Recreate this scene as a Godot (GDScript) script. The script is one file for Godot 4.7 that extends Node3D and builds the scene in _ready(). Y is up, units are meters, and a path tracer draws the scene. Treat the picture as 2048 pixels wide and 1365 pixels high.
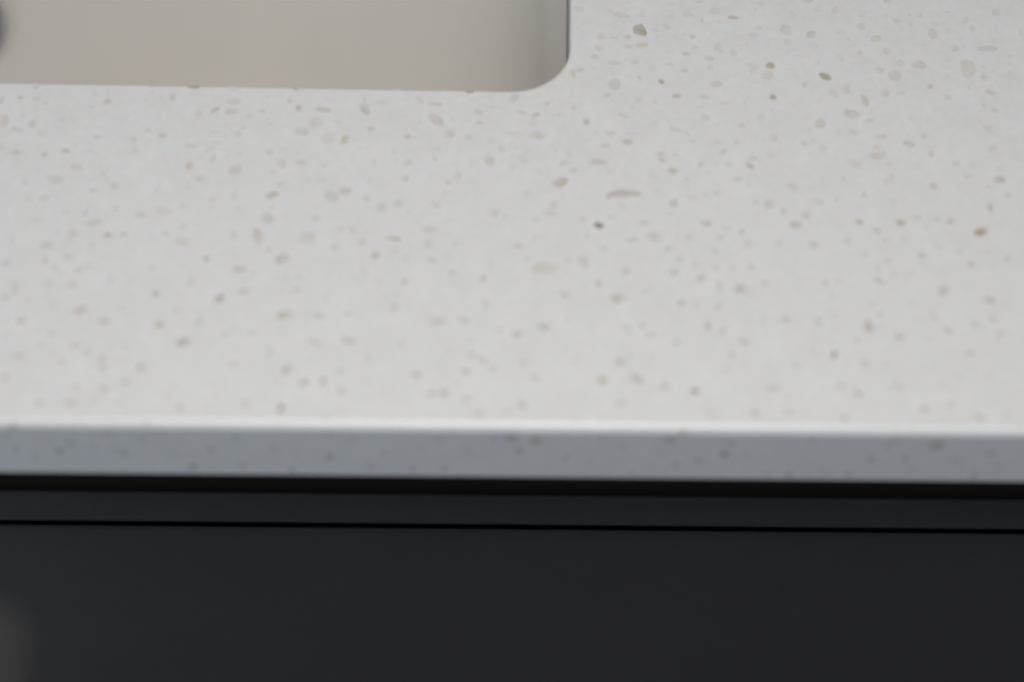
extends Node3D
# A close-up of a white quartz vanity top with an undermount sink, above a dark cabinet.
# Work units inside the builders are millimetres, measured from the top front edge of the slab (x right, y up, z to the room).

const MM := 0.001
const TOP := 0.86            # height of the slab's upper face above the floor, metres
const THICK := 20.8          # slab
const EASE := 2.0            # radius of the eased front edge
const RIM := 1.0             # radius of the eased edge round the sink opening
const X0 := -520.0
const X1 := 430.0
const BACK := -500.0
const SINK := Vector2(-201.6, -250.0)
const SINK_TURN := 0.6       # degrees
const FACE := -12.0          # front plane of the cabinet: the slab overhangs it

var rng := RandomNumberGenerator.new()

# chips of the quartz: x, place along the surface, half length, half width, angle, tone, hue, strength
var chip_data := PackedFloat32Array([
	114.2,-106.8,3.16,2.13,90,2,3,1.0, 26.8,-65.6,4.84,1.34,176,3,1,1.1, 7.8,-42.9,3.56,1.81,173,2,3,1.1, 31.8,-119.1,2.39,1.65,62,5,1,1.0, -49.0,-51.2,2.34,1.66,154,2,1,1.1, -45.6,-82.1,1.98,1.88,0,1,3,1.0,
	-49.0,-87.2,1.93,1.83,63,2,2,1.0, -60.6,-51.6,2.86,1.23,80,3,1,1.1, 25.0,-100.5,1.97,1.75,90,2,0,1.0, -43.7,-63.7,2.10,1.63,50,2,0,1.1, 11.4,-68.8,2.14,1.57,152,3,3,1.1, -19.3,-88.4,2.63,1.25,41,3,2,1.0,
	83.6,-91.4,2.04,1.55,21,3,1,1.0, 89.0,-78.4,2.40,1.32,165,2,1,1.1, 96.5,6.7,2.18,1.42,110,3,3,1.3, -58.7,-57.0,1.88,1.64,50,2,0,1.1, -67.6,-72.1,1.86,1.61,150,2,1,1.1, -54.4,-44.9,2.02,1.48,162,3,1,1.1,
	95.5,-104.1,1.77,1.67,0,2,2,1.0, 33.9,-52.8,1.90,1.53,169,2,3,1.1, -36.9,-91.8,2.20,1.30,74,3,0,1.0, -111.0,-68.6,2.23,1.28,16,2,0,1.1, 5.9,-83.6,2.12,1.34,8,2,1,1.0, 69.1,-119.6,1.73,1.62,90,2,0,1.0,
	-69.6,-93.8,2.28,1.22,0,2,1,1.0, 119.9,-113.6,2.51,1.10,0,2,0,1.0, 82.6,-26.7,1.74,1.53,90,3,1,1.2, 101.9,-108.0,1.78,1.44,0,3,2,1.0, 106.5,-118.5,1.99,1.26,90,2,1,1.0, -125.8,-86.8,2.13,1.17,90,2,2,1.0,
	-52.9,-28.6,2.21,1.12,169,3,3,1.2, 53.5,-37.3,1.73,1.43,22,3,1,1.1, 16.7,-45.1,2.21,1.11,65,2,2,1.1, -100.3,-55.1,2.32,1.02,166,2,1,1.2, 101.1,-37.4,1.76,1.34,152,3,1,1.2, -52.0,-84.5,1.91,1.22,25,2,0,1.1,
	111.7,-55.1,1.82,1.27,154,4,1,1.1, 75.8,-88.5,1.71,1.33,112,2,3,1.0, -0.2,5.1,1.82,1.24,30,3,1,1.5, 83.1,-75.7,1.88,1.19,25,2,2,1.1, -75.6,-20.9,1.72,1.30,145,3,1,1.2, 60.1,-106.4,1.73,1.28,100,1,2,1.0,
	20.3,-75.3,2.36,0.93,0,2,3,1.1, -31.7,-60.7,1.58,1.38,90,2,1,1.1, -17.4,-27.3,1.80,1.21,0,2,2,1.2, 63.7,-104.0,1.55,1.38,137,2,3,1.0, 24.5,-34.4,1.84,1.16,168,3,1,1.2, -6.0,-75.5,1.58,1.33,62,2,3,1.1,
	-104.9,-51.8,1.73,1.21,90,2,1,1.1, 27.4,-124.1,2.24,0.94,12,2,1,1.0, -40.6,-65.6,1.66,1.26,0,3,1,1.1, -100.4,-29.5,1.78,1.17,142,3,1,1.2, 73.5,-63.6,1.66,1.25,0,1,0,1.1, 51.3,-125.9,1.81,1.14,0,1,1,1.0,
	87.3,-96.0,2.17,0.95,74,3,3,1.0, -0.1,-95.6,1.68,1.23,123,2,2,1.0, -78.8,-49.7,2.02,0.99,7,2,3,1.2, 118.0,-71.1,1.54,1.22,0,3,1,1.1, 78.0,-103.7,1.69,1.10,35,4,3,1.0, -15.8,-83.8,1.58,1.16,0,2,1,1.1,
	-99.5,-3.6,2.11,0.86,6,2,3,1.5, 28.6,-11.6,1.71,1.03,40,3,1,1.3, 97.0,-82.1,1.78,0.98,8,3,3,1.1, 42.9,-64.9,1.51,1.15,48,1,3,1.1, 20.7,-11.1,1.45,1.20,90,3,1,1.3, 83.0,-99.7,1.62,1.06,90,2,1,1.0,
	61.6,-62.7,1.38,1.24,0,3,1,1.1, 50.6,-101.0,1.62,1.06,0,2,1,1.0, -27.6,-62.0,1.47,1.16,138,2,0,1.1, -56.7,-74.0,1.48,1.14,90,2,1,1.1, 67.5,-56.6,1.50,1.12,0,3,3,1.2, 55.5,-36.6,1.54,1.08,111,1,3,1.2,
	-47.1,-91.4,2.03,0.81,14,3,1,1.1, -69.9,-90.4,2.01,0.82,173,2,3,1.1, 67.6,-68.2,1.46,1.12,90,2,2,1.1, -67.1,-64.2,1.96,0.83,90,1,3,1.1, -58.0,-64.3,1.76,0.92,145,3,1,1.2, -64.2,-41.8,1.72,0.94,0,3,1,1.2,
	-110.4,-48.4,1.61,0.99,172,3,3,1.2, 5.6,6.5,1.59,1.00,0,3,1,1.7, 51.6,-113.5,1.39,1.14,118,2,0,1.0, 91.9,-116.9,1.62,0.97,171,3,3,1.0, 25.2,-107.7,1.78,0.89,8,2,3,1.0, -106.2,-72.3,1.68,0.94,0,2,2,1.1,
	80.8,-16.4,1.36,1.15,0,2,1,1.3, 64.4,-107.3,1.31,1.18,118,4,1,1.0, 75.3,-118.1,1.39,1.11,128,3,3,1.0, 27.8,-81.9,1.57,0.97,0,3,1,1.1, 14.7,-104.3,1.62,0.93,90,2,3,1.0, 124.9,-104.7,1.44,1.05,90,1,0,1.0,
	92.8,-57.4,1.23,1.22,0,3,3,1.2, 93.6,-42.7,1.32,1.14,0,1,2,1.2, -41.4,-81.7,1.46,1.03,128,3,3,1.1, 75.8,-80.5,1.46,1.03,128,1,3,1.1, -78.9,-73.1,1.46,1.02,82,3,3,1.1, 38.1,-42.1,1.38,1.07,142,2,0,1.2,
	-7.4,-1.8,1.50,0.98,145,2,3,1.4, 16.4,-126.3,1.54,0.95,9,1,1,1.0, 0.4,-84.0,1.85,0.79,0,1,2,1.1, -75.2,-38.1,1.37,1.05,143,2,1,1.2, 70.2,-59.5,1.37,1.05,0,2,1,1.2, -81.7,-25.5,1.39,1.02,0,3,3,1.3,
	-78.7,-66.6,1.30,1.09,76,1,0,1.1, -83.9,-59.0,2.18,0.65,7,2,1,1.3, -27.5,-31.3,1.25,1.13,104,2,1,1.3, -118.8,-86.0,1.20,1.17,90,2,3,1.1, -37.7,-21.5,1.79,0.78,11,3,3,1.4, -45.1,-20.9,1.89,0.74,37,2,1,1.4,
	-80.2,-98.6,1.63,0.85,15,4,3,1.1, 12.2,-35.0,1.77,0.78,54,2,1,1.3, -70.1,-98.0,1.61,0.86,0,1,0,1.1, 123.3,-126.1,1.27,1.09,90,2,0,1.0, -19.6,-93.5,1.88,0.73,7,2,1,1.1, 32.2,-113.8,1.51,0.91,0,2,1,1.0,
	-101.1,-93.4,1.33,1.03,169,2,3,1.1, -32.5,-46.2,1.19,1.15,0,3,3,1.2, 89.0,-125.4,1.28,1.06,104,1,0,1.0, 88.0,-10.6,1.48,0.91,15,2,2,1.4, 88.4,-120.8,1.24,1.08,90,1,0,1.0, 2.3,-76.2,1.46,0.91,24,1,0,1.1,
	117.1,-87.0,1.43,0.93,42,2,0,1.1, -19.9,-54.2,1.63,0.82,0,2,1,1.2, -108.7,-37.2,1.29,1.02,90,1,3,1.3, 100.8,-105.5,1.41,0.94,0,1,0,1.0, -3.1,-79.4,1.45,0.91,75,1,3,1.1, -103.1,-36.7,1.43,0.91,0,2,1,1.3,
	-94.5,-26.5,1.28,1.02,20,3,1,1.3, 111.6,-113.8,1.22,1.07,90,2,2,1.0, 98.5,-75.1,1.20,1.09,48,1,0,1.1, -15.4,-7.3,1.25,1.04,90,3,1,1.4, -73.3,-75.3,1.49,0.86,90,2,3,1.1, 111.7,-34.8,1.44,0.89,15,3,1,1.3,
	94.2,-112.6,1.21,1.07,90,2,1,1.0, 33.8,-71.3,1.45,0.89,24,1,0,1.2, 117.6,-80.7,1.48,0.86,129,2,2,1.1, 82.2,-110.2,1.20,1.06,90,1,2,1.0, -119.5,-43.0,1.32,0.96,0,2,0,1.3, 79.8,-98.4,1.33,0.95,48,2,2,1.1,
	47.3,-96.9,1.44,0.87,39,2,0,1.1, -68.4,-33.2,1.50,0.83,145,4,1,1.3, -8.7,-91.2,1.23,1.02,76,2,1,1.1, 61.2,-90.2,1.23,1.01,76,1,0,1.1, -13.5,-70.7,1.25,0.99,54,2,0,1.1, 62.6,-3.2,1.50,0.81,33,2,1,1.5,
	105.6,-2.1,1.48,0.83,27,2,1,1.6, -96.5,-66.7,1.22,1.00,52,2,0,1.2, -119.0,-49.7,1.55,0.78,90,1,0,1.2, 71.5,-50.8,1.21,0.99,0,2,0,1.2, -47.3,-9.9,1.49,0.81,125,3,1,1.5, 43.1,-44.2,1.60,0.75,0,1,3,1.3,
	-33.0,-93.9,1.87,0.64,0,2,1,1.1, -51.8,-74.4,1.28,0.93,0,2,1,1.1, 40.0,-86.1,2.01,0.59,14,2,0,1.2, 9.7,-61.9,1.23,0.97,90,2,2,1.2, 47.3,-90.1,1.18,1.01,0,2,3,1.1, -35.8,-50.3,1.42,0.84,116,2,3,1.2,
	59.5,-9.3,1.75,0.68,167,2,3,1.6, 109.3,-109.9,1.24,0.95,0,1,2,1.0, -92.6,-7.6,1.34,0.88,15,2,3,1.5, -116.4,-35.8,1.63,0.72,83,2,3,1.3, 38.7,-72.9,1.28,0.92,0,3,3,1.2, 38.5,-62.6,1.11,1.06,0,3,0,1.2,
	118.9,-99.1,1.39,0.84,25,2,2,1.1, 26.6,-25.7,1.20,0.98,90,1,0,1.3, -4.3,-59.1,1.22,0.96,90,2,0,1.2, -35.2,-41.8,1.29,0.90,82,1,3,1.3, -89.2,-57.7,1.37,0.85,0,2,1,1.2, 43.7,-124.9,1.11,1.04,0,2,1,1.0,
	60.7,-117.8,1.24,0.93,0,1,0,1.0, 45.9,-56.8,1.37,0.83,8,3,1,1.2, 22.0,-116.7,1.26,0.90,20,2,2,1.0, -5.5,-82.0,1.16,0.97,0,1,0,1.1, -84.9,-95.1,1.23,0.92,90,2,0,1.1, -38.6,-7.7,1.26,0.89,90,2,1,1.5,
	92.5,-98.4,1.06,1.05,0,2,2,1.1, -51.4,-13.5,1.56,0.72,117,3,1,1.5, 116.7,-120.5,1.25,0.90,90,1,1,1.0, 63.4,-128.6,1.27,0.88,0,1,0,1.0, -59.9,-3.7,1.41,0.79,45,2,2,1.6, 21.5,-112.6,1.25,0.89,20,2,1,1.0,
	118.0,-104.0,1.17,0.95,123,2,1,1.0, -121.6,-76.7,1.20,0.92,33,3,1,1.1, 91.4,-63.9,1.25,0.88,0,1,3,1.2, -92.7,-77.6,1.15,0.96,0,1,0,1.1, -112.9,-62.7,1.26,0.87,162,2,1,1.2, -116.6,-62.2,1.31,0.84,33,1,0,1.2,
	101.7,-68.7,1.10,0.99,90,3,1,1.2, 77.8,-126.9,1.09,1.00,0,1,0,1.0, 82.2,-126.5,1.09,1.00,0,2,1,1.0, 115.2,-123.4,1.19,0.91,132,1,0,1.0, 24.7,-5.0,1.05,1.03,90,2,1,1.5, 28.3,-51.5,1.38,0.78,158,2,0,1.3,
	-66.5,-52.1,1.37,0.79,90,2,1,1.2, 36.1,5.1,1.31,0.82,0,3,3,1.9, 35.0,-9.7,1.19,0.90,0,3,3,1.5, -25.6,-74.7,1.32,0.81,156,2,3,1.2, -94.0,-15.9,1.15,0.93,90,2,1,1.4, 1.2,-49.5,1.34,0.78,0,2,3,1.3,
	12.3,-75.0,1.48,0.71,152,2,0,1.2, -42.3,-48.7,1.34,0.78,0,2,0,1.3, -20.2,-49.7,1.09,0.96,30,2,0,1.3, 83.0,-118.9,1.44,0.73,0,1,1,1.0, 55.8,-123.6,1.39,0.75,8,3,3,1.0, 96.6,-98.7,1.20,0.86,0,1,3,1.1,
	69.3,-115.5,1.07,0.96,0,1,2,1.0, 7.5,-25.9,1.26,0.82,8,3,0,1.4, 62.1,-120.2,1.10,0.94,0,1,0,1.0, -105.3,-44.9,1.05,0.97,0,2,0,1.3, -116.2,-82.8,1.03,0.99,0,1,0,1.1, -35.3,-85.2,1.03,0.98,0,2,3,1.1,
	48.6,11.2,1.11,0.91,90,4,0,1.8, 31.9,-24.1,1.25,0.81,0,2,1,1.5, 20.4,-55.8,1.24,0.82,16,5,1,1.3, -5.9,-92.7,1.62,0.62,14,1,0,1.1, 90.5,-84.4,1.45,0.70,173,2,3,1.2, -72.5,-26.6,1.03,0.98,90,2,3,1.4,
	97.1,-108.6,1.06,0.95,0,2,2,1.0, 45.5,-26.5,1.18,0.85,103,3,1,1.4, -6.2,-32.6,1.16,0.86,17,2,3,1.4, 1.9,10.7,1.23,0.81,68,3,2,1.8, 108.9,9.7,1.09,0.90,90,2,0,1.9, 92.0,-106.1,1.05,0.94,0,2,2,1.1,
	55.4,-111.5,1.09,0.91,0,1,0,1.0, -32.5,17.5,1.22,0.81,90,2,0,1.7, 49.1,-109.7,1.22,0.80,0,2,1,1.0, -119.3,-98.2,1.06,0.92,90,2,0,1.1, 114.8,-62.6,1.44,0.68,90,3,2,1.2, 49.8,6.6,1.18,0.83,0,2,0,1.9,
	26.5,-42.2,1.04,0.93,0,3,3,1.3, -91.1,5.1,1.17,0.83,0,2,3,1.9, 20.3,-109.7,1.08,0.90,0,2,3,1.0, 44.3,-40.3,1.20,0.81,156,3,1,1.4, 20.0,-38.6,1.10,0.88,90,3,3,1.3, -118.1,-33.1,1.45,0.67,159,2,3,1.5,
	-72.6,-62.5,1.11,0.87,0,1,1,1.2, 62.7,-78.1,1.01,0.95,0,1,3,1.1, 5.3,-90.2,1.20,0.80,162,3,1,1.1, -74.0,-91.0,1.45,0.66,139,3,1,1.1, 34.6,-106.2,1.08,0.88,0,1,2,1.1, 91.8,-71.5,1.12,0.85,90,2,1,1.2,
	110.3,-72.2,1.26,0.76,45,2,1,1.2, -79.4,-60.6,1.21,0.78,134,1,0,1.2, 4.3,-88.0,1.24,0.77,32,1,3,1.1, 39.9,-123.9,1.16,0.81,30,1,0,1.0, 97.7,-123.0,1.08,0.87,0,2,3,1.0, -28.3,-51.3,2.03,0.46,10,3,1,1.6,
	-83.4,-34.5,1.08,0.87,90,3,0,1.4, -108.2,-19.2,0.99,0.95,90,1,3,1.5, 38.7,-120.4,1.24,0.74,48,2,1,1.0, -86.4,-82.5,1.18,0.78,17,3,1,1.2, 43.0,14.1,1.08,0.85,0,2,0,1.9, -40.9,4.3,1.30,0.70,90,2,3,1.9,
	5.4,-57.6,1.09,0.84,0,1,0,1.3, 108.1,-97.3,1.06,0.86,0,1,0,1.1, -59.6,-77.6,1.04,0.87,90,2,2,1.1, -47.4,-57.0,1.12,0.81,27,2,0,1.3, 71.3,-81.9,1.20,0.76,25,2,0,1.2, 87.0,-55.1,1.10,0.82,19,2,0,1.3,
	-41.8,13.9,1.16,0.78,90,3,0,1.8, -52.1,-2.7,1.04,0.87,90,4,3,1.6, 55.0,-2.7,1.04,0.86,90,3,1,1.6, -11.2,-82.9,1.07,0.84,33,2,0,1.1, -56.6,-67.6,1.12,0.80,0,2,0,1.2, 40.4,-96.8,1.20,0.75,172,3,3,1.1,
	17.9,-88.3,1.13,0.80,76,3,1,1.1, 93.3,-52.6,1.50,0.60,14,1,3,1.4, 82.9,-57.6,0.99,0.91,47,3,3,1.3, -26.0,-69.6,0.99,0.91,0,2,0,1.2, 71.3,-124.3,0.99,0.90,90,1,0,1.0, 107.3,-122.2,0.99,0.90,90,1,0,1.0,
	129.1,-119.5,1.25,0.71,90,1,0,1.0, 82.1,12.8,1.15,0.77,90,2,0,1.9, -78.8,-79.4,1.57,0.56,173,1,0,1.3, 51.4,-78.9,1.27,0.70,137,2,3,1.2, -74.3,-78.2,1.15,0.76,0,1,0,1.2, 63.4,-28.7,1.04,0.84,90,3,1,1.4,
	36.1,-78.2,1.15,0.76,0,2,2,1.2, 8.8,-59.3,1.65,0.53,7,2,1,1.4, 64.0,-83.6,1.17,0.75,90,2,1,1.1, -110.5,-43.8,0.96,0.90,90,2,3,1.4, -73.4,18.6,0.96,0.90,0,3,0,1.9, -96.3,-51.5,1.09,0.80,19,3,1,1.3,
	86.3,-44.1,0.96,0.90,90,1,0,1.3, -122.3,-84.0,1.48,0.58,21,2,1,1.2, 103.8,-115.3,0.97,0.89,90,1,0,1.0, 71.0,-28.1,1.13,0.76,90,2,0,1.5, 56.4,-43.8,1.00,0.86,116,2,1,1.4, 47.3,-129.2,1.12,0.77,0,1,0,1.0,
	28.4,-84.6,1.44,0.59,0,1,2,1.2, 57.6,-74.6,1.22,0.69,37,4,3,1.2, 45.8,-74.9,1.04,0.81,149,2,1,1.2, 87.4,-111.9,0.96,0.88,90,2,1,1.0, 51.1,-55.3,1.36,0.62,0,1,0,1.4, 16.5,-105.2,1.21,0.69,0,2,3,1.1,
	49.3,-106.4,0.94,0.89,0,1,0,1.1, -114.5,-76.3,0.96,0.87,90,2,3,1.2, 95.9,-130.0,1.09,0.76,0,2,0,1.0, 65.0,-60.6,0.96,0.86,0,2,3,1.3, 1.7,-91.1,1.34,0.62,15,2,3,1.2, -42.9,-10.1,1.09,0.75,90,3,1,1.6,
	88.7,-46.0,1.10,0.74,32,1,0,1.4, 112.1,14.7,0.94,0.86,0,1,0,1.9, 108.8,-104.3,0.93,0.87,90,1,0,1.1, 86.1,-40.2,1.38,0.59,33,3,3,1.5, 23.9,-84.6,1.17,0.69,0,2,3,1.2, -50.7,-36.1,1.70,0.47,0,2,2,1.7,
	78.6,-8.2,1.24,0.65,33,3,1,1.8, 24.7,-16.4,1.10,0.73,22,3,1,1.6, -25.3,-38.6,0.96,0.83,119,2,1,1.4, 64.5,-96.7,0.95,0.85,90,4,1,1.1, 3.3,-65.5,1.41,0.57,166,1,0,1.4, 48.4,-38.3,1.09,0.73,83,2,1,1.4,
	-104.4,-96.0,1.12,0.71,34,1,0,1.1, -25.6,-45.7,1.10,0.73,149,1,0,1.4, -66.6,-85.5,0.90,0.89,90,1,0,1.1, 28.6,-116.7,1.10,0.73,171,2,0,1.0, 75.4,-129.7,1.27,0.63,0,2,0,1.0, 14.5,-72.8,1.27,0.62,0,2,1,1.3,
	-45.0,-28.5,1.28,0.62,14,2,1,1.6, 41.7,-8.4,0.89,0.89,0,4,2,1.7, -114.2,-55.6,0.95,0.84,0,1,2,1.3, -63.1,-35.4,1.16,0.69,0,3,3,1.5, 38.6,2.3,0.99,0.80,0,3,3,1.8, -88.5,13.1,0.93,0.85,0,2,0,1.9,
	45.3,-116.8,1.01,0.79,36,2,3,1.0, 89.5,-24.1,0.97,0.82,0,3,2,1.6, -103.1,12.1,0.92,0.85,0,3,0,1.9, 30.8,-95.5,1.06,0.74,0,1,0,1.1, -53.4,-91.8,1.02,0.77,90,3,3,1.1, 23.1,-96.9,0.92,0.85,0,2,3,1.1,
	-118.8,-94.2,0.91,0.85,0,1,2,1.1, -79.0,-54.6,0.94,0.83,0,1,0,1.3, 96.8,-47.7,0.99,0.78,0,3,0,1.4, 55.9,-50.8,0.99,0.78,90,2,1,1.3, -107.9,-41.9,1.13,0.68,44,1,2,1.5, -86.2,-65.4,1.12,0.69,0,1,0,1.3,
	-23.5,-94.8,1.34,0.57,46,2,1,1.1, 112.1,-75.9,1.01,0.76,0,1,0,1.2, -109.7,-77.4,1.18,0.65,23,3,3,1.2, -10.5,-13.1,1.07,0.72,0,3,1,1.7, -113.1,-16.5,1.50,0.51,0,2,1,1.8, -10.3,-5.7,1.18,0.65,0,2,2,1.8,
	-100.3,9.2,0.90,0.85,0,3,0,1.9, -54.0,10.1,0.91,0.84,0,2,0,1.9, -92.6,-51.8,1.07,0.71,0,2,0,1.4, 119.4,-66.2,0.91,0.84,90,2,1,1.2, -77.8,-89.8,1.04,0.72,0,2,2,1.1, -10.1,9.8,0.90,0.83,0,1,0,1.9,
	2.3,-4.3,0.87,0.85,0,3,3,1.7, 76.5,-39.7,1.03,0.72,0,1,1,1.5, 63.3,-50.9,0.93,0.80,0,2,0,1.4, 42.7,-105.3,1.08,0.69,9,2,3,1.1, -103.2,-15.2,0.96,0.77,90,2,2,1.7, -6.8,-16.6,1.38,0.54,19,2,1,1.8,
	96.5,-23.6,1.29,0.57,26,1,3,1.7, 88.2,-89.5,1.18,0.62,8,2,3,1.2, -18.5,-61.6,0.97,0.76,0,2,2,1.3, 42.7,-32.7,1.56,0.47,6,1,2,1.8, -94.7,-38.1,1.03,0.71,0,1,2,1.5, -13.8,-50.1,0.97,0.75,142,1,0,1.4,
	1.1,-23.8,1.25,0.58,7,3,1,1.7, -15.4,18.7,0.90,0.81,90,2,0,1.9, -62.4,6.2,0.88,0.83,0,2,0,1.9, -65.4,-89.0,1.18,0.62,0,1,2,1.2, 32.2,-124.0,0.97,0.75,0,1,0,1.0, -72.5,-44.9,0.96,0.76,90,3,1,1.4,
	-106.2,-22.6,1.25,0.58,0,1,1,1.8, 101.0,-25.9,1.49,0.48,37,3,3,1.8, 5.4,-11.9,1.34,0.54,6,2,2,1.8, -35.4,-63.3,0.87,0.83,90,2,0,1.3, 36.9,-48.9,0.95,0.76,149,2,0,1.4, 83.4,-48.0,0.93,0.77,23,1,0,1.4,
	-84.8,-13.6,0.94,0.77,90,3,1,1.7, 104.9,-58.0,0.95,0.75,0,3,1,1.3, 53.5,-22.3,1.28,0.55,26,3,2,1.8, 54.4,-70.4,0.99,0.72,0,2,0,1.3, -27.8,-47.8,0.92,0.77,0,1,3,1.4, 101.0,-121.9,0.99,0.72,90,1,0,1.0,
	-107.2,-58.4,1.10,0.65,0,1,0,1.4, -90.1,-84.2,0.89,0.80,0,1,0,1.2, -18.9,-45.0,1.37,0.52,26,2,0,1.6, 35.6,-119.1,0.98,0.72,21,1,2,1.0, -94.3,-4.6,1.35,0.52,155,1,2,1.9, 105.2,-19.7,1.37,0.51,0,2,1,1.8,
	108.3,-45.4,0.98,0.71,44,3,2,1.4, -54.5,-98.2,1.06,0.66,0,4,3,1.1, -32.9,-16.7,0.94,0.75,0,1,0,1.7, -50.5,20.0,0.97,0.72,0,2,0,1.9, 64.2,19.6,0.97,0.72,0,3,0,1.9, -102.3,-81.8,0.88,0.79,0,2,0,1.2,
	-113.6,-26.3,1.12,0.62,173,3,1,1.7, -15.9,-68.6,1.01,0.68,155,2,3,1.3, -29.3,-78.1,0.95,0.73,90,1,0,1.2, -115.5,-10.4,0.92,0.75,90,2,1,1.7, 104.0,-100.9,0.88,0.79,90,3,1,1.1, 2.5,-15.7,0.93,0.74,0,2,1,1.7,
	-76.0,-69.2,1.14,0.60,165,2,0,1.3, 92.4,16.6,0.95,0.72,0,1,0,1.9, 102.2,-78.9,1.02,0.67,0,2,3,1.2, -112.0,2.5,1.02,0.67,90,3,1,1.9, -63.8,-14.7,0.93,0.74,0,2,1,1.7, -5.1,-44.3,0.95,0.71,36,1,3,1.5,
	103.5,-125.2,0.90,0.75,0,1,0,1.0, 47.9,-43.7,0.98,0.68,47,1,3,1.5, 37.9,15.6,0.85,0.79,90,2,0,1.9, -9.4,-18.3,1.25,0.54,19,2,3,1.9, -93.2,-13.3,0.92,0.73,0,2,3,1.8, 39.3,-33.0,1.04,0.64,151,3,0,1.6,
	-16.5,-65.4,0.98,0.68,0,1,3,1.3, 78.0,-64.5,0.97,0.68,0,1,0,1.3, 43.6,-111.0,1.09,0.61,0,2,1,1.1, 101.9,12.9,0.86,0.77,90,1,0,1.9, 116.9,-94.7,0.85,0.77,90,1,3,1.1, 30.4,-108.1,0.94,0.70,0,2,1,1.1,
	108.0,-76.0,0.89,0.74,27,2,3,1.2, 22.4,-80.7,1.16,0.57,0,2,2,1.3, 90.2,12.4,0.85,0.77,90,2,0,1.9, -106.9,-3.5,1.02,0.64,0,2,1,1.9, -113.1,11.6,0.86,0.76,90,2,0,1.9, 12.6,13.1,0.84,0.77,90,2,0,1.9,
	88.7,-52.2,0.91,0.71,90,2,0,1.4, -21.6,-12.3,0.91,0.71,0,3,3,1.8, -41.2,-53.9,0.82,0.79,90,2,0,1.4, 85.5,-30.4,0.99,0.65,0,2,0,1.7, -11.3,-27.7,1.29,0.50,19,2,0,1.8, 54.0,12.2,0.84,0.77,90,1,0,1.9,
	90.5,-69.7,0.92,0.70,90,1,1,1.3, -68.6,11.7,0.84,0.76,90,2,0,1.9, -82.9,-52.2,1.08,0.60,0,1,0,1.5, -34.0,-75.3,1.12,0.57,90,1,3,1.2, 37.9,-22.0,0.81,0.79,0,2,1,1.7, 13.3,-45.4,1.19,0.54,0,1,3,1.6,
	26.4,-61.8,0.97,0.66,0,1,0,1.4, 79.7,-52.0,0.81,0.79,90,2,0,1.4, -18.3,-6.9,0.87,0.73,90,3,1,1.8, 41.8,-52.5,0.86,0.74,121,2,0,1.4, 6.1,-52.2,1.62,0.39,6,1,0,1.7, 59.3,-39.2,0.88,0.72,0,2,1,1.5,
	31.4,-56.8,1.23,0.51,0,2,1,1.5, -43.6,-87.6,1.04,0.61,0,1,0,1.2, 83.7,-85.7,1.02,0.62,52,2,2,1.2, -38.1,-29.3,0.99,0.63,0,1,3,1.7, -8.4,-87.5,1.07,0.59,23,2,0,1.2, -31.2,-38.9,0.88,0.71,0,1,2,1.5,
	-20.4,10.0,0.83,0.75,90,1,0,1.9, 96.9,-59.2,0.96,0.65,0,2,0,1.4, -87.9,-9.4,0.90,0.69,0,2,1,1.9, 118.7,-74.5,1.14,0.54,0,1,3,1.4, -58.7,-71.3,0.85,0.72,0,1,0,1.3, -99.6,-70.3,0.85,0.72,0,1,1,1.3,
	-83.7,7.8,0.84,0.73,90,2,0,1.9, 83.8,-33.3,1.29,0.48,0,1,1,1.8, 74.1,-18.8,0.97,0.63,98,4,1,1.8, 25.1,8.3,0.83,0.74,90,2,0,1.9, 72.7,-101.1,0.82,0.74,45,2,2,1.1, 36.8,-101.6,0.85,0.72,49,4,1,1.1,
	85.4,7.1,0.84,0.72,90,2,0,1.9, 39.2,-107.3,1.25,0.48,21,1,0,1.1, -26.1,-83.0,0.90,0.67,20,3,3,1.2, 117.2,-47.2,0.79,0.77,90,2,0,1.5, 21.7,-49.0,1.06,0.57,0,1,0,1.6, 100.9,-84.7,0.80,0.75,90,2,0,1.2,
	87.2,4.7,0.87,0.69,0,2,3,1.9, -55.5,-17.9,0.79,0.76,0,2,1,1.8, 106.8,19.7,0.82,0.73,0,3,0,1.9, -35.5,5.5,0.87,0.69,0,1,0,1.9, -122.9,-94.5,0.91,0.65,0,2,1,1.2, -57.8,-47.6,0.78,0.77,90,2,0,1.5,
	39.5,-45.9,0.97,0.62,38,2,3,1.5, -127.4,-93.6,1.24,0.48,90,2,2,1.2, -16.2,6.4,0.82,0.72,90,2,0,1.9, 27.0,-90.4,1.55,0.38,32,2,2,1.3, 112.8,-25.0,0.97,0.61,0,2,1,1.8, 50.3,-82.0,1.02,0.58,0,1,0,1.3,
	48.8,-25.3,1.19,0.49,97,2,3,1.8, 25.2,-116.5,1.10,0.53,0,1,0,1.1, 49.3,-14.6,1.07,0.54,0,1,2,1.9, 20.8,4.9,0.82,0.71,90,2,1,1.9, 49.1,-66.2,0.84,0.69,0,1,0,1.3, 89.1,-81.0,0.78,0.74,90,2,1,1.2,
	-78.1,-5.5,0.88,0.65,0,1,3,1.9, -112.9,-32.3,0.86,0.67,0,1,1,1.7, -55.8,-94.1,0.88,0.65,57,2,2,1.1, 93.2,-34.0,1.02,0.56,166,1,0,1.8, -101.2,-65.1,1.02,0.56,150,2,0,1.4, 16.5,-57.7,1.13,0.50,27,2,3,1.5,
	29.0,-113.3,1.09,0.52,8,1,2,1.1, -61.9,17.8,1.23,0.46,90,2,0,1.9, -18.7,-79.2,1.03,0.55,15,1,0,1.3, 48.1,-32.3,0.87,0.65,18,2,1,1.7, -11.1,-97.6,1.06,0.53,0,4,3,1.2, 91.6,-76.0,0.87,0.65,0,1,0,1.3,
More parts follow.
